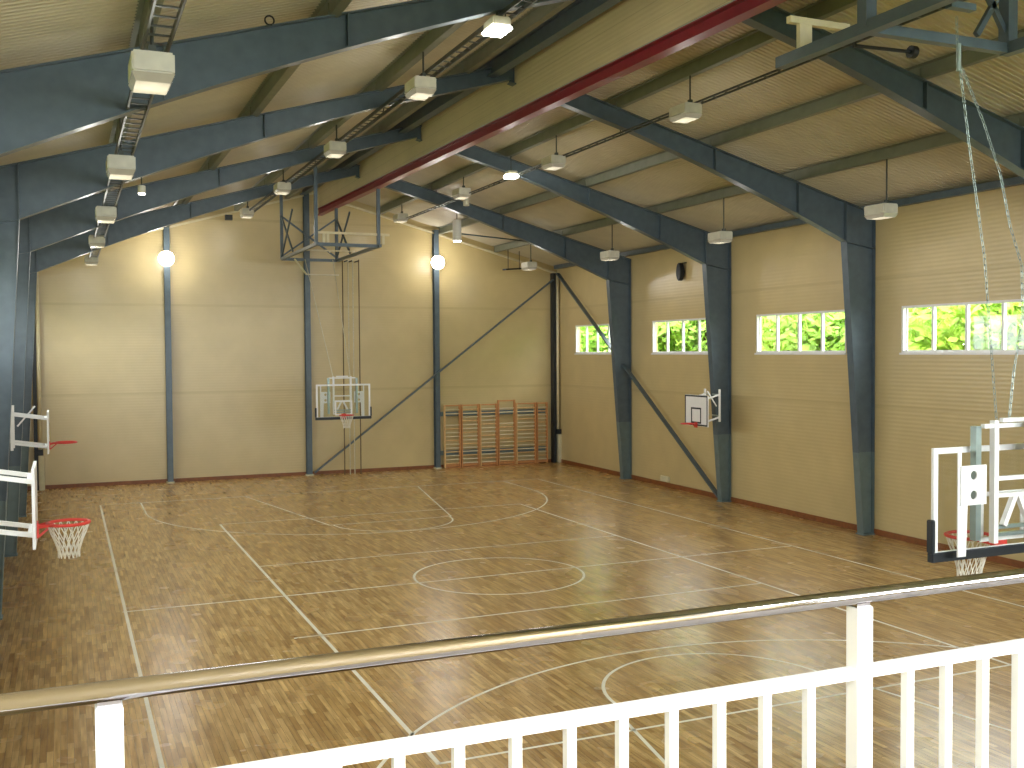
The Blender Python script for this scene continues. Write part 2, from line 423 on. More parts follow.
for x0, x1, a, b in ((.53, .75, -.02, .005), (.53, .75, .19, .215), (.625, .655, .005, .19)): slab(mb, x0, x1, yA, yB+.02, zr(yA)+a, zr(yA)+b, zr(yB+.02)+a, zr(yB+.02)+b)
rb = tag(mb.build('red_beam', M['red'], origin=(.64, YB, 10)), 'dark red steel beam along the bottom edge of the hanging sheet', 'beam')
MB().tube([(.56, yA, zr(yA)+.235), (.56, yB, zr(yB)+.235)], .012, 6).build('cable', M['galv'], rb)

# gable posts and corner posts
def ipost(name, x, y, z1, label, group, w=.2, d=.24, z0=0):
    mb = MB(); mb.box(x-w/2, x+w/2, y-d/2, y-d/2+.02, z0, z1); mb.box(x-w/2, x+w/2, y+d/2-.02, y+d/2, z0, z1); mb.box(x-.01, x+.01, y-d/2+.02, y+d/2-.02, z0, z1)
    t = tag(mb.build(name, M['steel'], origin=(x, y, z0)), label, 'post', group)
    MB().box(x-w/2-.03, x+w/2+.03, y-d/2-.03, y+d/2, 0.0, .05).build('base_plate', M['cream'], t)
    return t
gy = YB-.16
p = ipost('gable_post', -4.88, gy, zt(-4.88)+.1, 'slim blue-grey wall post left of the hoop, lit floodlight near its top', 'wall posts on the gable')
p = ipost('gable_post', .22, gy, zt(.22)+.05, 'slim blue-grey wall post just left of the far backboard', 'wall posts on the gable')
p = ipost('gable_post', 5.43, gy, zt(5.43)+.1, 'slim blue-grey wall post beside the wall bars, lit floodlight near its top', 'wall posts on the gable')
for x, s, nm in ((XE-.24, 1, 'right'), (-9.30, -1, 'left')):
    xd = 10.58 if s > 0 else -9.1
    mb = MB(); mb.box(x-.08, x+.04, YB-.34, YB-.05, 0, 8.0 if s > 0 else 7.75)
    tag(mb.build('corner_post', M['dark'], origin=(x, YB-.2, 0)), 'dark corner post where the gable meets the %s wall' % ('window' if s > 0 else 'left'), 'post', 'corner posts')
    xx = x+.12
    t = thing('rain_downpipe', 'pale round downpipe in the %s far corner' % nm, 'pipe', (xx, YB-.2, 0), 'corner downpipes')
    MB().tube([(xx, YB-.33, 1.4), (xx, YB-.33, 7.9 if s > 0 else 7.55)], .06, 12).build('pipe', M['trim'], t, smooth=True)
    MB().box(xx-.07, xx+.09, YB-.45, YB-.2, 1.22, 1.42).build('pipe_shoe', M['dark'], t)
    tag(MB().box(xx-.04 if s > 0 else xx-.06, xx+.11 if s > 0 else xx+.12, YB-.44, YB-.08, .0, 1.21).build('pipe_casing', M['cream'], origin=(xx, YB-.15, 0), bevel=.01),
        'cream casing box around the foot of the %s corner downpipe' % nm, 'box', 'corner casings')

# diagonal braces
tag(MB().bar((10.55, gy-.22, 7.72), (.38, gy-.22, .12), .05, .16, up=(0, 1, 0)).build('wall_brace', M['steel'], origin=(.35, gy, 0)), 'long diagonal steel brace climbing across the gable wall', 'brace')
tag(MB().bar((10.58, 18.9, 7.95), (10.35, 6.95, .12), .05, .16, up=(1, 0, 0)).build('wall_brace', M['steel'], origin=(10.33, 6.7, 0)), 'long diagonal steel brace along the window wall behind the farthest column', 'brace')
tag(MB().bar((5.0, 15.9, 9.08), (8.3, 15.9, 9.16-.3), .05, .05).build('tie_rod', M['steel'], origin=(5, 16, 9)), 'thin horizontal tie rod under the roof in the far right corner', 'rod')

# ------------------------------------------------------------------ floodlights
LIGHTS = []
def floodlight(name='floodlight', rod=.62):
    t = thing(name, '', 'lamp', (0, 0, 0), 'hanging floodlights')
    mb = MB(); mb.box(-.2, .2, -.32, .3, -.05, .16)
    mb.build('housing', M['lampbox'], t, bevel=.02)
    mb = MB(); mb.add([(-.2, -.32, -.05), (.2, -.32, -.05), (.2, .3, -.05), (-.2, .3, -.05), (-.16, -.26, -.13), (.16, -.26, -.13), (.16, .24, -.13), (-.16, .24, -.13)],
                      [(0, 1, 5, 4), (1, 2, 6, 5), (2, 3, 7, 6), (3, 0, 4, 7), (4, 5, 6, 7)])
    mb.build('lens', M['lens'], t)
    MB().tube([(0, -.18, .16), (0, -.18, .16+rod)], .018, 8).build('hanger_rod', M['tray'], t)
    mb = MB(); mb.box(-.035, .035, -.22, -.14, .1, .24); mb.build('clamp', M['tray'], t)
    return t
rows = {
 'A': (-7.5, [(-9.2, 7.49), (-3.09, 7.56), (3.18, 7.61), (9.69, 7.7), (15.9, 7.72)]),
 'B': (-2.45, [(-8.8, 9.38), (-2.5, 9.38), (3.84, 9.44), (10.23, 9.47), (16.6, 9.55)]),
 'C': (3.1, [(-8.8, 9.42), (-2.47, 9.42), (3.6, 9.46), (10.2, 9.62), (16.6, 9.63)]),
 'D': (8.0, [(-8.8, 7.66), (-2.6, 7.68), (3.42, 7.74), (9.61, 7.79), (15.99, 7.95)])}
dist = ['out of view nearest the gallery', 'nearest', 'second nearest', 'third', 'farthest']
where = {'A': 'of the row by the left wall', 'B': 'of the row just left of the ridge', 'C': 'of the row just right of the red beam', 'D': 'of the row beside the window wall'}
first = None
for rk, (x, L) in rows.items():
    for i, (y, z) in enumerate(L):
        if rk == 'A': d = ['nearest and largest', 'second', 'third', 'fourth', 'farthest'][i]
        else: d = dist[i]
        lb = 'grey box floodlight, %s %s' % (d, where[rk])
        rod = zt(x)-z-.17
        if rk in 'BCD' and i == 0: continue
        t = floodlight('floodlight', rod)
        t['label'] = lb
        t.location = (x, y+.1, z)
        LIGHTS.append((x, y+.1, z))
# extra lit lamps
t = thing('floodlight', 'brightly lit floodlight near the ridge at the top of the view', 'lamp', (0, 0, 0), 'hanging floodlights')
MB().box(-.14, .14, -.2, .2, 0, .14).build('housing', M['lampbox'], t, bevel=.02)
t.location = (-2.45, -5.97, 9.42)
MB().box(-.16, .16, -.22, .22, -.05, 0).build('lens', M['bulb'], t, bevel=.015)
MB().tube([(0, 0, .14), (0, 0, .62)], .015, 8).build('hanger_rod', M['tray'], t)
LIT = [(-2.45, -5.97, 9.42)]
t = thing('floodlight', 'small lit floodlight right of the red beam, between far roof frames', 'lamp', (0, 0, 0), 'hanging floodlights')
MB().box(-.14, .14, -.16, .16, 0, .1).build('housing', M['lampbox'], t, bevel=.02)
MB().box(-.16, .16, -.18, .18, -.09, 0).build('lens', M['bulb'], t, bevel=.015)
MB().tube([(0, 0, .1), (0, 0, .52)], .015, 8).build('hanger_rod', M['tray'], t)
t.location = (3.1, 6.4, 9.6); LIT.append((3.1, 6.4, 9.6))
t = thing('spotlight', 'small warm spotlight under the second rafter beside the left lamp row', 'lamp', (0, 0, 0))
MB().tube([(0, 0, 0), (0, 0, .14)], .07, 14).build('housing', M['lampbox'], t)
MB().tube([(0, 0, -.02), (0, 0, 0)], .06, 14).build('lens', M['bulb'], t)
MB().tube([(0, 0, .14), (0, 0, .3)], .012, 8).build('hanger_rod', M['tray'], t)
t.location = (-6.97, .45, zt(-6.97)-depth(7.47)-.3)
# white cylinder pendant
t = thing('pendant_lamp', 'white cylindrical lamp hanging near the far gable, above the lit wall floodlight', 'lamp', (0, 0, 0))
MB().tube([(0, 0, -.4), (0, 0, .35)], .16, 18).build('shade', M['white'], t, smooth=False)
MB().tube([(0, 0, .35), (0, 0, .62)], .015, 8).build('hanger_rod', M['tray'], t)
MB().tube([(0, 0, -.43), (0, 0, -.4)], .13, 18).build('lens', M['bulb'], t)
t.location = (4.68, 15., 9.1)
t = thing('pendant_lamp', 'tiny pale lamp cap under the roof left of the farthest right rafter', 'lamp', (0, 0, 0))
MB().tube([(0, 0, -.1), (0, 0, .12)], .1, 12).build('shade', M['lampbox'], t)
MB().tube([(0, 0, .12), (0, 0, .3)], .015, 8).build('hanger_rod', M['tray'], t)
t.location = (3.9, 12., zt(3.9)-.3)
# wall floods on the gable posts
for x, z, lb in ((-4.93, 8.13, 'glaring round floodlight fixed to the gable post on the left'), (5.38, 8.28, 'glaring round floodlight fixed to the gable post by the wall bars')):
    t = thing('wall_floodlight', lb, 'lamp', (0, 0, 0), 'wall floodlights on the gable')
    MB().tube([(0, .14, 0), (0, .02, 0)], .25, 24, taper=[.5, .9]).build('reflector', M['lampbox'], t)
    MB().tube([(0, .02, 0), (0, -.03, 0), (0, -.12, 0), (0, -.17, 0)], .27, 24, taper=[1, 1, .75, .3]).build('lens', M['bulb_hot'], t)
    MB().box(-.05, .05, .12, .3, -.05, .05).build('bracket', M['tray'], t)
    t.location = (x, gy-.42, z)
# two flat corner brackets near the eaves of the gable
ha = tag(MB().bar((8.0, 18.5, 8.02), (9.0, 18.9, 8.12), .22, .06).build('roof_bracket', M['dark'], origin=(8, 18.5, 8)), 'flat dark bracket under the roof by the far right corner', 'bracket')
for q in (.2, .8): MB().tube([(8+q, 18.5+.4*q, 8.06), (8+q, 18.5+.4*q, zt(8+q)+CO-.03)], .015, 8).build('hanger', M['dark'], ha)
tag(MB().box(-2.95, -2.7, 18.3, 18.5, 9.52, 9.7).build('junction_box', M['dark'], origin=(-2.8, 18.4, 9.5)), 'small dark box under the gable roof edge beside the last ridge lamp', 'box')

# cable ladders
def ladder(x0, x1, z, y0, y1, label, step=.3, r=.035):
    t = thing('cable_ladder', label, 'cable tray', (x0, y1, z), 'cable ladders under the frames')
    for x in (x0, x1): MB().box(x-.012, x+.012, y0, y1, z-r, z+r).build('side_rail', M['tray'], t)
    y = y0+.1
    while y < y1: MB().box(x0+.012, x1-.012, y-.015, y+.015, z-.02, z-.005).build('rung', M['tray'], t); y += step
    for fy in FY: MB().tube([(x1, fy+.3, z), (x1, fy+.3, zt(x0)+CO-.04)], .012, 6).build('hanger', M['tray'], t)
    return t
ladder(-7.56, -7.32, 7.82, -11, 17.5, 'dark cable ladder running above the lamps by the left wall')
ladder(-2.4, -2.2, 9.64, -8, 17.5, 'dark cable ladder beside the lamp row left of the ridge')
ladder(3.24, 3.38, 9.62, -10, 17.5, 'dark narrow cable ladder beside the lamps right of the red beam', .4, .018)

# ------------------------------------------------------------------ hoops
def rim_and_net(t, c, r=.225, net=True, arm=None, netlen=.42):
    cx, cy, cz = c
    rim = MB().tube([(cx+r*math.cos(a*PI/18), cy+r*math.sin(a*PI/18), cz) for a in range(36)], .017, 8, closed=True)
    if arm:
        ax, ay = arm; d = Vector((ax-cx, ay-cy, 0)); dn = d.normalized(); p = Vector((-dn.y, dn.x, 0))
        for s in (-1, 1): rim.bar(Vector((cx, cy, cz))+dn*(r*.8)+p*(s*r*.55), Vector((ax, ay, cz-.02))+p*(s*.06), .02, .03)
        q = Vector((ax, ay, cz)); rim.bar(q-dn*.01+Vector((0, 0, .03)), q-dn*.01+Vector((0, 0, -.13)), .16, .02, up=tuple(dn))
        rim.bar(q-dn*.02+Vector((0, 0, -.12)), q-dn*.16+Vector((0, 0, 0)), .03, .02)
    rm = rim.build('rim', M['rim'], t)
    if net:
        mb = MB(); n = 16; R = [(0, r), (netlen*.28, r*.84), (netlen*.56, r*.64), (netlen*.8, r*.52), (netlen, r*.5)]
        for k in range(n):
            for s in (-1, 1):
                mb.tube([(cx+rr*math.cos(2*PI*(k+s*.5*i)/n), cy+rr*math.sin(2*PI*(k+s*.5*i)/n), cz-dz) for i, (dz, rr) in enumerate(R)], .0055, 5)
        mb.build('net', M['net'], t)

def frame_rect(mb, plane, u0, u1, z0, z1, w, c, th):
    """flat rectangular band; plane 'x' or 'y' at coordinate c"""
    for a, b, d, e in ((u0, u1, z0, z0+w), (u0, u1, z1-w, z1), (u0, u0+w, z0+w, z1-w), (u1-w, u1, z0+w, z1-w)):
        if plane == 'y': mb.box(a, b, c-th/2, c+th/2, d, e)
        else: mb.box(c-th/2, c+th/2, a, b, d, e)
    return mb

def practice_hoop(bx, by, z0, z1, hw, s, wx, plate_z, label, face_lines=False, rz=None, net=True, side_y=0):
    """s=+1: faces +x from the left wall"""
    t = thing('practice_hoop', label, 'basketball hoop', (wx, by, z0), 'side practice hoops')
    MB().box(min(bx, bx-s*.03), max(bx, bx-s*.03), by-hw, by+hw, z0, z1).build('backboard', M['white'], t)
    if face_lines:
        frame_rect(MB(), 'x', by-hw+.01, by+hw-.01, z0+.01, z1-.01, .045, bx+s*.003, .006).build('border_line', M['dark'], t)
        frame_rect(MB(), 'x', by-.27, by+.27, z0+.08, z0+.56, .05, bx+s*.003, .006).build('target_square', M['dark'], t)
    cz = rz if rz else z0+.18
    rim_and_net(t, (bx+s*.30, by, cz), .205, net, arm=(bx+s*.0, by), netlen=.36)
    for zz in (z0+.12, z1-.14):
        for yy in (by-hw*.62, by+hw*.62):
            MB().bar((bx-s*.03, yy, zz), (wx, yy, zz+plate_z), .045, .045).build('bracket_arm', M['white'], t)
    for yy in (by-hw*.62, by+hw*.62):
        MB().bar((wx, yy, z0+plate_z-.02), (wx, yy, z1+plate_z+.02), .05, .05).build('mounting_post', M['white'], t)
    for zz in (z0+.12, z1-.14):
        MB().bar((bx-s*.06, by-hw*.62, zz), (bx-s*.06, by+hw*.62, zz), .04, .04).build('cross_tube', M['white'], t)
    if by > -5: MB().bar((wx+s*.1, by-hw*.6, z0+.45+plate_z), (wx+s*.42, by-hw*.6, z1+.12), .03, .03).build('brace', M['white'], t)
    for yy in (by-hw*.62, by+hw*.62):      # stubs that fix the frame to the wall or column
        for zz in (z0+.15+plate_z, z1-.15+plate_z): MB().bar((wx, yy, zz), ((XL if s > 0 else 9.93), yy if s > 0 else 6.8+(.1 if yy > 6.8 else -.1), zz), .04, .04).build('wall_stub', M['galv'], t)
    return t
practice_hoop(-8.64, -8.35, 2.77, 3.57, .46, 1, -9.3, .12, 'nearest white practice hoop on the left wall, red rim with white net', rz=2.95)
practice_hoop(-8.66, 2.6, 2.76, 3.58, .5, 1, -9.32, .1, 'farther white practice hoop on the left wall, red rim above the skirting line', rz=2.94, net=False)
practice_hoop(9.2, 6.5, 2.42, 3.36, .62, -1, 9.78, .15, 'white practice backboard with black border fixed to the right wall column', face_lines=True, rz=2.5, net=False)

def truss(s, cx, ya, yb, zb, hw, label):
    """box lattice hung under the roof. ya: court side, yb: gable side crossbar"""
    t = thing('hoist_truss', label, 'truss', (cx, ya, zb), 'ceiling trusses carrying the hoops')
    xs = (cx-hw, cx+hw); yend = s*17.2 if s < 0 else yb
    T = .09 if s > 0 else .12
    for x in xs:
        y_ = ya-s*.2 if (s > 0 or x < cx) else ya+s*1.1
        MB().bar((x, y_, zb), (x, yend, zb), T, T).build('lower_chord', M['steel'], t)
    for y in ((ya, yb) if s > 0 else (ya-s*0, ya+s*1.15, yb)):
        if s < 0 and y == ya: continue
        MB().bar((xs[0], y, zb), (xs[1], y, zb), .1, .1).build('cross_beam', M['steel'], t)
    ys = (ya, yb) if s > 0 else (ya+s*1.15, yb)
    for y in ys:
        for x in xs:
            MB().bar((x, y, zb), (x, y, zr(y)-.02 if .5 < x < .8 else zt(x)+.02), T+.01, T+.01, up=(0, 1, 0)).build('hanger_post', M['steel'], t)
    for (x0, y0), (x1, y1) in (((xs[0], ys[1]), (xs[1], ys[1])), ((xs[1], ys[0]), (xs[1], ys[1])), ((xs[0], ys[0]), (xs[0], ys[1]))):
        if s > 0 and x0 == x1: 
            # short X panel beside the post
            yy = y1-(y1-y0)*.35; a, b = (x0, y1), (x0, yy)
        elif s > 0: a, b = (x0, y0), (x1, y1)
        elif x0 == x1 and x0 > cx: a, b = (xs[1], ys[0]), (xs[1]-.45, ys[0])
        else: continue
        MB().bar((a[0], a[1], zb+.1), (b[0], b[1], zb+(1.5 if s > 0 else .75)), .05, .06).build('diagonal_brace', M['steel'], t)
        MB().bar((b[0], b[1], zb+.1), (a[0], a[1], zb+(1.5 if s > 0 else .75)), .05, .06).build('diagonal_brace', M['steel'], t)
    return t
truss(1, -.28, 11.3, 16.7, 8.02, .98, 'dark box truss hanging from the roof above the far hoop')
truss(-1, -.1, -10.9, -15.5, 7.86, .95, 'dark box truss hanging from the roof above the near hoop, top right')

def main_hoop(s, by, cx, z0, z1, zr, zb, ycar, label, near):
    t = thing('ceiling_hoop', label, 'basketball hoop', (cx, by, z0), 'main hoops hung from the ceiling')
    hw = .905; o = s      # o: direction away from the court
    b = MB().box(cx-hw, cx+hw, by-.008, by+.008, z0, z1).build('backboard', M['acryl'], t)
    frame_rect(MB(), 'y', cx-hw, cx+hw, z0, z1, .055, by, .03).build('board_frame', M['white'], t)
    frame_rect(MB(), 'y', cx-.29, cx+.29, z0+.1, z0+.58, .045, by-o*.012, .01).build('target_square', M['white'], t)
    mb = MB()
    mb.box(cx-hw-.03, cx+hw+.03, by-.035, by+.035, z0-.04, z0+.05)
    for q in (-1, 1): mb.box(min(cx+q*(hw-.01), cx+q*(hw+.04)), max(cx+q*(hw-.01), cx+q*(hw+.04)), by-.035, by+.035, z0+.05, z0+.36)
    mb.build('edge_padding', M['dark'], t, bevel=.008)
    rim_and_net(t, (cx, by-o*.4, zr), .225, True, arm=(cx, by-o*.02))
    yb_ = by+o*.1
    for q in (-1, 1):
        # galvanised outer tube
        MB().bar((cx+q*.47, yb_, z0+.15), (cx+q*.47, yb_, z1+.20), .065, .07, up=(0, 1, 0)).build('side_tube', M['galv'], t)
        # mounting strut and perforated plate
        x0, x1 = cx+q*.74, cx+q*.40
        mb = MB()
        mb.prism([(x0, z0+.02), (cx+q*.64, z0+.02), (cx+q*.62, z0+.52), (x0, z0+.52)], 'y', yb_+o*.035, yb_+o*.05)
        mb.prism([(x0, z0+.52), (cx+q*.70, z0+.52), (cx+q*.70, z1-.01), (x0, z1-.01)], 'y', yb_+o*.035, yb_+o*.05)
        mb.build('board_strut', M['white'], t)
        # plate with two holes: ring segments around each hole
        mb = MB(); xa, xb = sorted((cx+q*.72, x1)); zc = z0+.5; zt_ = z0+.87; hr = .042; hx = (xa+xb)/2
        for hz0, hz1 in ((zc, (zc+zt_)/2), ((zc+zt_)/2, zt_)):
            hz = (hz0+hz1)/2; outer = []; inner = []
            ac = math.atan2((hz1-hz0)/2, xb-hx); AN = sorted([2*PI*k/24 for k in range(24)]+[ac, PI-ac, PI+ac, 2*PI-ac]); n = len(AN)
            for a in AN:
                ca, sa = math.cos(a), math.sin(a)
                f = min((xb-hx)/abs(ca) if abs(ca) > 1e-6 else 9, ((hz1-hz0)/2)/abs(sa) if abs(sa) > 1e-6 else 9)
                outer.append((hx+ca*f, hz+sa*f)); inner.append((hx+ca*hr, hz+sa*hr))
            v = []; fs = []
            for yy in (yb_+o*.05, yb_+o*.065):
                v += [(x, yy, z) for x, z in outer]+[(x, yy, z) for x, z in inner]
            for k in range(n):
                k2 = (k+1) % n
                fs += [(k, k2, n+k2, n+k), (2*n+k, 3*n+k, 3*n+k2, 2*n+k2), (n+k, n+k2, 3*n+k2, 3*n+k), (k, 2*n+k, 2*n+k2, k2)]
            mb.add(v, fs)
        mb.build('perforated_plate', M['white'], t)
        # inner mast frame tube
        MB().bar((cx+q*.29, yb_+o*.05, z0+.12), (cx+q*.29, yb_+o*.05, z1+.25), .055, .06, up=(0, 1, 0)).build('mast_tube', M['white'], t)
        # diagonal knee
        MB().bar((cx+q*.17, yb_+o*.05, z0+.28), (cx-q*.0+q*.02, yb_+o*.05, z0+.57), .05, .05, up=(0, 1, 0)).build('knee_brace', M['white'], t)
        # mast legs up to the truss hinge
        MB().tube([((cx+q*.29) if not near else cx+.32+q*.14, yb_+o*.05, z1+.2), (cx+q*.5, s*16.6 if not near else -15.5, zb+.0)], .03 if near else .013, 10).build('mast_leg', M['galv'] if near else M['rope2'], t)
    for zz, ww in ((z1+.2, .44), (z1+.25, .2), (z0+.73, .28), (z0+.57, .28)):
        MB().bar((cx-ww, yb_+o*.05, zz), (cx+ww, yb_+o*.05, zz), .045, .04).build('cross_tube', M['white'], t)
    for zz in (z0+.26, z0+.19):
        MB().bar((cx-.28, yb_+o*.02, zz), (cx+.28, yb_+o*.02, zz), .035, .035).build('lower_cross_tube', M['galv'], t)
    if near:
        w = MB().box(cx+.0, cx+.3, yb_+o*.12, yb_+o*.22, z1-.12, z1+.24).build('winch_box', M['galv'], t, bevel=.02)
        frame_rect(MB(), 'y', cx-.02, cx+.32, z1-.14, z1+.26, .025, yb_+o*.225, .02).build('box_edge', M['dark'], w)
    return t
nh = main_hoop(-1, -12.8, -.02, 2.75, 3.78, 2.83, 7.86, -11, 'near suspended hoop seen from behind at the right edge, clear board with white frame', True)
fh = main_hoop(1, 13.3, .03, 2.56, 3.68, 2.68, 8.02, 11.2, 'far suspended hoop in front of the gable wall, clear board with white frame', False)
# chains of the near hoop
def chain(pts, name, parent):
    mb = MB(); P = [Vector(p) for p in pts]
    for a, b in zip(P[:-1], P[1:]):
        d = b-a; n = max(1, int(d.length/.055)); 
        for i in range(n):
            p = a+d*(i/n); q = a+d*((i+1.25)/n); dn = d.normalized()
            side = Vector((1, 0, 0)) if i % 2 else Vector((0, 1, 0))
            side = (side-dn*side.dot(dn)).normalized()*.011
            m = (p+q)/2
            mb.tube([p, p+(m-p)*.35+side, q-(q-m)*.35+side, q, q-(q-m)*.35-side, p+(m-p)*.35-side], .0035, 4, closed=True)
    return mb.build(name, M['galv'], parent)
yc = -12.93
chain([(-.8, yc, 7.75), (-.79, yc, 7.48), (-.63, yc, 6.57), (-.43, yc, 5.55), (-.26, yc, 4.01)], 'chain', nh)
chain([(-.74, yc, 7.3), (-.45, yc, 6.8), (-.24, yc, 6.35), (-.1, yc, 5.85), (.05, yc, 5.5), (.07, yc, 5.0), (-.04, yc, 4.5), (-.1, yc, 4.01)], 'chain', nh)
MB().tube([(-.77, yc, 7.25), (-.77, yc, 7.5)], .022, 12).build('pulley_block', M['galv'], nh)
MB().bar((-.9, yc, 7.84), (-.6, yc, 7.84), .08, .06).build('pulley_bar', M['steel'], nh)
# carriage bars on the trusses
def carriage(cx, y, y2, z, s, label):
    t = thing('hoist_carriage', label, 'hoist frame', (cx, y, z), 'white hoist carriages on the trusses')
    e = 1.15 if s > 0 else -.35
    MB().bar((cx-1.15, y, z+.36), (cx+e, y, z+.36), .07, .07).build('cross_bar', M['trim'], t)
    for q in ((-.92, -.8, .8, .95) if s > 0 else (-.98, -.9)): MB().bar((cx+q, y, z+.06), (cx+q, y, z+.33), .08, .06, up=(0, 1, 0)).build('bracket', M['trim'], t)
    MB().bar((cx-1.0, y2, z+.12), (cx+.85, y2, z+.12), .05, .05).build('rear_bar', M['trim'], t)
    for q in (-.9, .0, .8): MB().bar((cx+q, y2, z+.06), (cx+q, y2, z+.12), .06, .04, up=(0, 1, 0)).build('rear_bracket', M['trim'], t)
    return t
carriage(-.1, 11.3, 14.4, 8.02, 1, 'pale carriage bars resting on the far ceiling truss')
carriage(-.02, -11., -14.6, 7.88, -1, 'pale T shaped carriage on the near ceiling truss, top right')
mb = MB(); t = thing('drive_shaft', 'dark drive rod with end cap beneath the near ceiling truss', 'rod', (0, -11, 7.7))
MB().tube([(-.27, -11., 8.06), (.55, -11., 8.08)], .02, 10).build('rod', M['dark'], t)
MB().tube([(.53, -11., 8.08), (.6, -11., 8.08)], .07, 14).build('end_cap', M['dark'], t)
MB().bar((-.27, -11., 8.04), (-.27, -11., 8.24), .03, .03).build('clip', M['dark'], t)
# mast legs front braces of the far hoop
MB().bar((-.9, 16.3, 8.0), (-.55, 16., 7.45), .05, .05).build('hinge_arm', M['trim'], fh); MB().bar((-.55, 16., 7.45), (.6, 16., 7.45), .04, .04).build('hinge_bar', M['trim'], fh)

# climbing ropes and poles in front of the gable wall
for x, mname, mt, lb in ((1.50, 'climbing_pole', 'rope', 'leftmost dark climbing pole on the gable wall behind the hoop'),
                         (1.72, 'climbing_rope', 'rope2', 'pale knotted climbing rope behind the hoop, left one of the pair'),
                         (1.90, 'climbing_rope', 'rope2', 'pale climbing rope behind the hoop, right one of the pair'),
                         (2.14, 'climbing_pole', 'rope', 'rightmost dark climbing pole on the gable wall behind the hoop')):
    y = 19.08
    t = thing(mname, lb, 'climbing gear', (x, y, 0), 'climbing gear behind the far hoop')
    MB().tube([(x, y, .0), (x, y, 8.3)], .022, 8).build('shaft', M[mt], t)
    if mname == 'climbing_rope':
        mb = MB()
        for k in range(2, 16): mb.tube([(x, y, k*.5-.03), (x, y, k*.5+.03)], .032, 8)
        mb.build('knots', M['rope2'], t)
    MB().bar((x, y, 8.25), (x, YB-.01, 8.25), .04, .04).build('wall_bracket', M['tray'], t)

# wall bars
bays = [5.62, 6.36, 7.17, 7.97, 8.78, 9.72]
ends = [6.36, 7.17, 7.97, 8.78, 9.72, 10.26]
ordn = ['leftmost bay of wooden wall bars, next to the gable post', 'second bay of wooden wall bars from the gable post', 'third bay of wooden wall bars from the gable post', 'fourth bay of wooden wall bars, taller uprights', 'fifth bay of wooden wall bars from the gable post', 'narrow last bay of wooden wall bars in the corner']
random.seed(3)
for i, (a, b) in enumerate(zip(bays, ends)):
    t = thing('wall_bars', ordn[i], 'wall bars', (a, 19.3, 0), 'wall bars at the foot of the gable')
    y = 19.28; zt_ = 2.58 if i != 3 else 2.72
    a += .015; b -= .015
    for x in (a+.03, b-.03):
        MB().box(x-.022, x+.022, y-.07, y+.07, .03, zt_).build('upright', M['wood2'] if (i % 2 or x == b-.03) else M['wood'], t)
    for k in range(15):
        if k in (11, 12) and i in (0, 3): continue
        z = .2+k*.155
        MB().tube([(a+.05, y, z), (b-.05, y, z)], .022, 8).build('rung', M['trim'] if (k+i) % 3 else M['wood'], t)
    MB().box(a+.05, b-.05, y-.03, y+.03, zt_-.06, zt_-.01).build('top_rail', M['wood2'], t)
    MB().box(a+.05, b-.05, y+.04, y+.07, .06, .16).build('bottom_rail', M['wood2'], t)
for z, lb in ((2.2, 'upper dark mounting rail behind the wall bars'), (.62, 'lower dark mounting rail behind the wall bars')):
    tag(MB().box(5.56, 10.3, 19.43, 19.55, z-.09, z+.09).build('mounting_rail', M['steel2'], origin=(8, 19.5, z)), lb, 'rail', 'mounting rails of the wall bars')
tag(MB().box(5.7, 9.9, 19.3, 19.42, 0, .03).build('floor_strip', M['wood2'], origin=(8, 19.4, 0)), 'brown wooden strip on the floor under the wall bars', 'strip')

# small wall fittings
SHEAR[0] = SK
t = thing('wall_speaker', 'small dark oval loudspeaker high on the window wall', 'loudspeaker', (XR-.1, 9.5, 7.36))
mb = MB(); n = 20
pts = [(9.48+.16*math.cos(2*PI*k/n), 7.33+.3*math.sin(2*PI*k/n)) for k in range(n)]
mb.prism(pts, 'x', XR-.22, XR-.06); mb.build('cabinet', M['dark'], t, bevel=.02)
MB().box(XR-.06, XR, 9.42, 9.54, 7.28, 7.38).build('bracket', M['tray'], t)
MB().box(XR-.08, XR, 9.3, 9.66, 7.6, 7.64).build('shelf', M['tray'], t)
tag(MB().box(XR-.07, XR-.005, 10.4, 10.95, .17, .36).build('socket_box', M['cream'], origin=(XR-.03, 10.7, .2), bevel=.01), 'small pale wall box low on the window wall by the brace', 'box')
SHEAR[0] = 0.
t = thing('lifting_eye', 'small dark lifting ring on top of the nearest left rafter', 'ring', (-5.77, -6, zt(-5.77)))
z = zt(-5.77)+.06
MB().tube([(-5.77+.06*math.cos(2*PI*k/16), -6.1, z+.06*math.sin(2*PI*k/16)) for k in range(16)], .012, 6, closed=True).build('ring', M['dark'], t)
MB().box(-5.8, -5.74, -6.12, -6.0, z-.07, z-.05).build('foot', M['dark'], t)

# ------------------------------------------------------------------ gallery and railing
struct(MB().box(XL, XR, YF, -18.05, 2.75, 3.0).build('gallery_floor', M['concrete']), 'grey gallery floor slab behind the railing', 'floor')
RY = -18.15; RZ = 4.112
t = thing('gallery_railing', 'white steel gallery railing with polished round handrail in the foreground', 'railing', (-7, RY, 3))
MB().tube([(XL+.02, RY, RZ), (XR-.02, RY, RZ)], .0185, 24).build('handrail', M['chrome'], t, smooth=True)
posts = [-8.282, -6.59, -4.9, -3.2, -1.5]
posts = [-8.282+1.692*i for i in range(11)]
for x in posts:
    p = MB().box(x-.023, x+.023, RY-.023, RY+.023, 3.0, RZ-.022).build('post', M['white'], t, bevel=.003)
    if -9 < x < -6: MB().box(x-.02, x+.02, RY-.014, RY+.014, RZ-.024, RZ-.014).build('saddle', M['chrome'], p)
MB().box(XL+.02, XR-.02, RY-.012, RY+.012, 3.913, 3.942).build('lower_rail', M['white'], t, bevel=.002)
MB().box(XL+.02, XR-.02, RY-.012, RY+.012, 3.10, 3.128).build('bottom_rail', M['white'], t, bevel=.002)
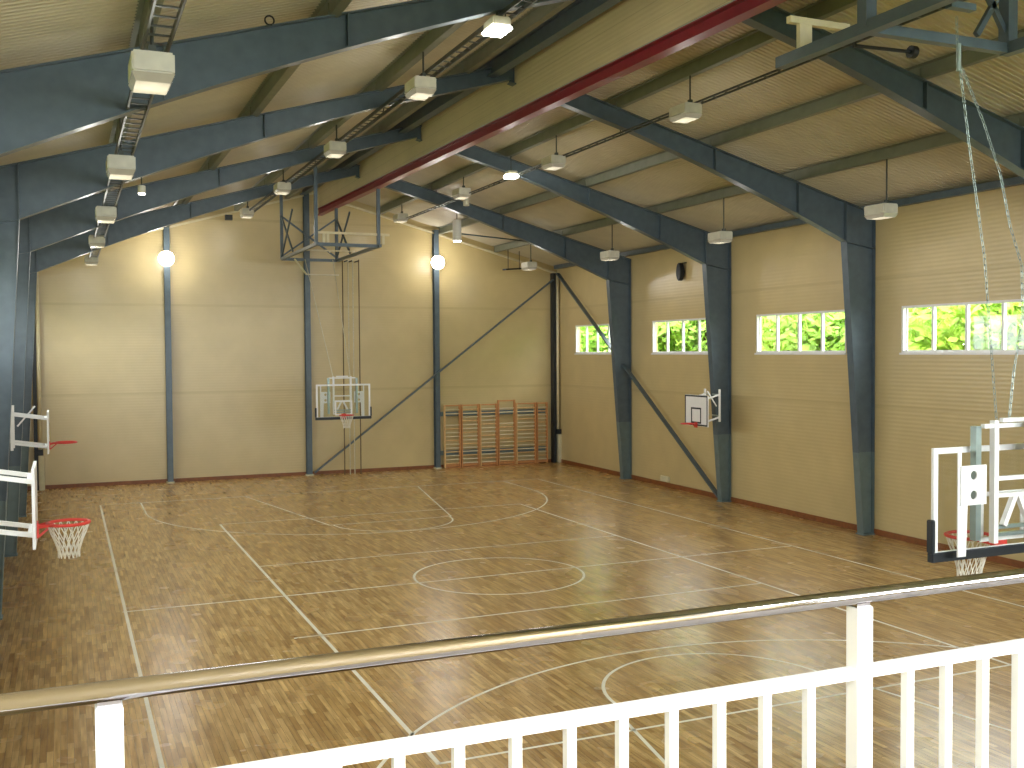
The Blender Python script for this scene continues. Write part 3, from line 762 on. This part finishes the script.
for i in range(10):
    for k in range(1, 13):
        x = posts[i]+(1.692)*k/13
        x = posts[i]+.026+(1.692-.052)*(k-.0)/13
        if x > -3.5: continue
        MB().box(x-.011, x+.011, RY-.011, RY+.011, 3.128, 3.913).build('baluster', M['white'], t)

# ------------------------------------------------------------------ outside
struct(MB().box(-60, 60, -60, 60, -.5, -.16).build('ground', M['grass']), 'lawn outside the hall', 'ground')
def tree(x, y, r, h, seed, leafm, label):
    rnd = random.Random(seed)
    t = thing('leafy_tree', label, 'tree', (x, y, -.16), 'trees outside the strip windows')
    MB().tube([(x, y, -.2), (x+.1, y, h*.3), (x-.1, y+.1, h*.6), (x, y, h*.85)], .16, 10, taper=[1.2, 1, .7, .3]).build('trunk', M['bark'], t)
    mb = MB()
    blobs = [(x+rnd.uniform(-.6, .6)*r, y+rnd.uniform(-.7, .7)*r, h*(.35+.55*rnd.random()), r*rnd.uniform(.45, .7)) for _ in range(14)]
    for bx, by, bz, br in blobs:
        for _ in range(620):
            d = Vector((rnd.gauss(0, 1), rnd.gauss(0, 1), rnd.gauss(0, 1))).normalized()*br*rnd.uniform(.55, 1.05)
            p = Vector((bx, by, bz))+d
            a = Vector((rnd.gauss(0, 1), rnd.gauss(0, 1), rnd.gauss(0, 1))).normalized(); b_ = a.orthogonal().normalized()
            L = rnd.uniform(.13, .25)
            mb.add([p-a*L, p+b_*L*.5, p+a*L, p-b_*L*.5], [(0, 1, 2, 3)])
    mb.build('foliage', leafm, t)
TR = [(14.6, 27.5, 'farthest'), (15.2, 23.2, 'second farthest'), (14.4, 18.6, 'third'), (15.3, 14.2, 'fourth'), (14.5, 9.8, 'fifth'), (15.4, 5.6, 'sixth'), (14.6, 1.2, 'seventh'), (15.2, -3.2, 'nearest'), (14.8, -7.6, 'last')]
wd = {'farthest': 'leafy tree outside the far end of the farthest strip window', 'second farthest': 'leafy tree filling the farthest strip window', 'third': 'leafy tree between the farthest and second strip windows',
      'fourth': 'leafy tree filling the second strip window', 'fifth': 'leafy tree filling the third strip window', 'sixth': 'leafy tree outside, between the third and nearest strip windows',
      'seventh': 'leafy tree filling the left panes of the nearest strip window', 'nearest': 'leafy tree filling the middle panes of the nearest strip window', 'last': 'leafy tree seen in the rightmost pane of the nearest strip window'}
for i, (x, y, nm) in enumerate(TR):
    tree(x, y+4, 2.6, 6.5+.35*(i % 3), 20+i, M['leaf'] if i % 2 else M['leaf2'], wd[nm])

# ------------------------------------------------------------------ light
wd_ = bpy.data.worlds.new('sky'); S.world = wd_; wd_.use_nodes = True
bg = wd_.node_tree.nodes['Background']; bg.inputs[0].default_value = (.93, .97, 1, 1); bg.inputs[1].default_value = SKY if 'SKY' in globals() else 13.
def light(kind, name, loc, power, size=.3, rot=(0, 0, 0), col=(1, .97, .92), sy=None, spread=None):
    L = bpy.data.lights.new(name, kind); L.energy = power; L.color = col
    if kind == 'AREA':
        L.size = size
        if sy: L.shape = 'RECTANGLE'; L.size_y = sy
        if spread: L.spread = spread
    else: L.shadow_soft_size = size
    o = bpy.data.objects.new(name, L); o.location = loc; o.rotation_euler = rot; COL.objects.link(o); return o
for x, y, z in LIGHTS: light('POINT', 'floodlight_fill', (x, y, z-.45), 17, .15)  # soft fill added below the floodlights, which are themselves unlit
for x, y, z in LIT: light('POINT', 'lit_lamp', (x, y, z-.14), 60, .1)
for x, z in ((-4.93, 8.13), (5.38, 8.28)): light('POINT', 'wall_flood_glow', (x, gy-.85, z), 45, .12)

# unseen lamps added behind the viewpoint, standing in for a flash on the railing
for gx in (-8.8, -3.5):
    g = thing('gallery_fill_lamp', 'added white fill lamp hanging unseen over the gallery, %s' % ('left' if gx < -5 else 'right'), 'lamp', (gx, -20.8, 6.4))
    MB().box(gx-.3, gx+.3, -20.95, -20.65, 6.4, 6.5).build('housing', M['white'], g, bevel=.01)
    MB().tube([(gx, -20.8, 6.5), (gx, -20.8, zt(gx)+CO)], .015, 8).build('hanger_rod', M['tray'], g)
    light('AREA', 'gallery_fill_beam', (gx, -20.8, 6.39), 210, .6, rot=(.5, 0, 0), sy=.28, col=(.92, .96, 1))

def portal(loc, rot, sx, sy):
    o = light('AREA', 'window_portal', loc, 1, sx, rot=rot, sy=sy); o.data.cycles.is_portal = True
for y0, y1 in WR:
    ym = (y0+y1)/2
    portal((xr(ym)+.12, ym, (WINZ0+WINZ1)/2), (0, PI/2, 0), WINZ1-WINZ0, y1-y0)
    portal((XL-.12, ym, (WINZ0+6.3)/2), (0, -PI/2, 0), 6.3-WINZ0, y1-y0)
portal(((XL+XR-.7)/2, YF-.16, 5.8), (PI/2, 0, 0), XR-XL-1.3, 2.6)
# ------------------------------------------------------------------ camera
p, r, y, f, cx, cy, cz = -.0312, -.0066, .4071, 1036.17, -8.3421, -20.1011, 4.7078
fwd = Vector((math.sin(y)*math.cos(p), math.cos(y)*math.cos(p), math.sin(p)))
right = Vector((math.cos(y), -math.sin(y), 0)); up = right.cross(fwd)
r2 = math.cos(r)*right+math.sin(r)*up; u2 = -math.sin(r)*right+math.cos(r)*up
cam = bpy.data.cameras.new('camera'); co = bpy.data.objects.new('camera', cam); COL.objects.link(co)
mtx = Matrix((( r2.x, u2.x, -fwd.x, cx), (r2.y, u2.y, -fwd.y, cy), (r2.z, u2.z, -fwd.z, cz), (0, 0, 0, 1)))
co.matrix_world = mtx
cam.sensor_width = 36; cam.lens = f/1024*36; cam.clip_start = .05; cam.clip_end = 300
S.camera = co
S.view_settings.view_transform = 'Standard'; S.view_settings.look = 'None'; S.view_settings.gamma = 1
S.view_settings.use_curve_mapping = False
S.view_settings.exposure = .45
S.cycles.use_denoising = True
S.cycles.max_bounces = 8; S.cycles.diffuse_bounces = 5; S.cycles.glossy_bounces = 4; S.cycles.transparent_max_bounces = 12
S.cycles.sample_clamp_indirect = 8.; S.cycles.caustics_reflective = False; S.cycles.caustics_refractive = False
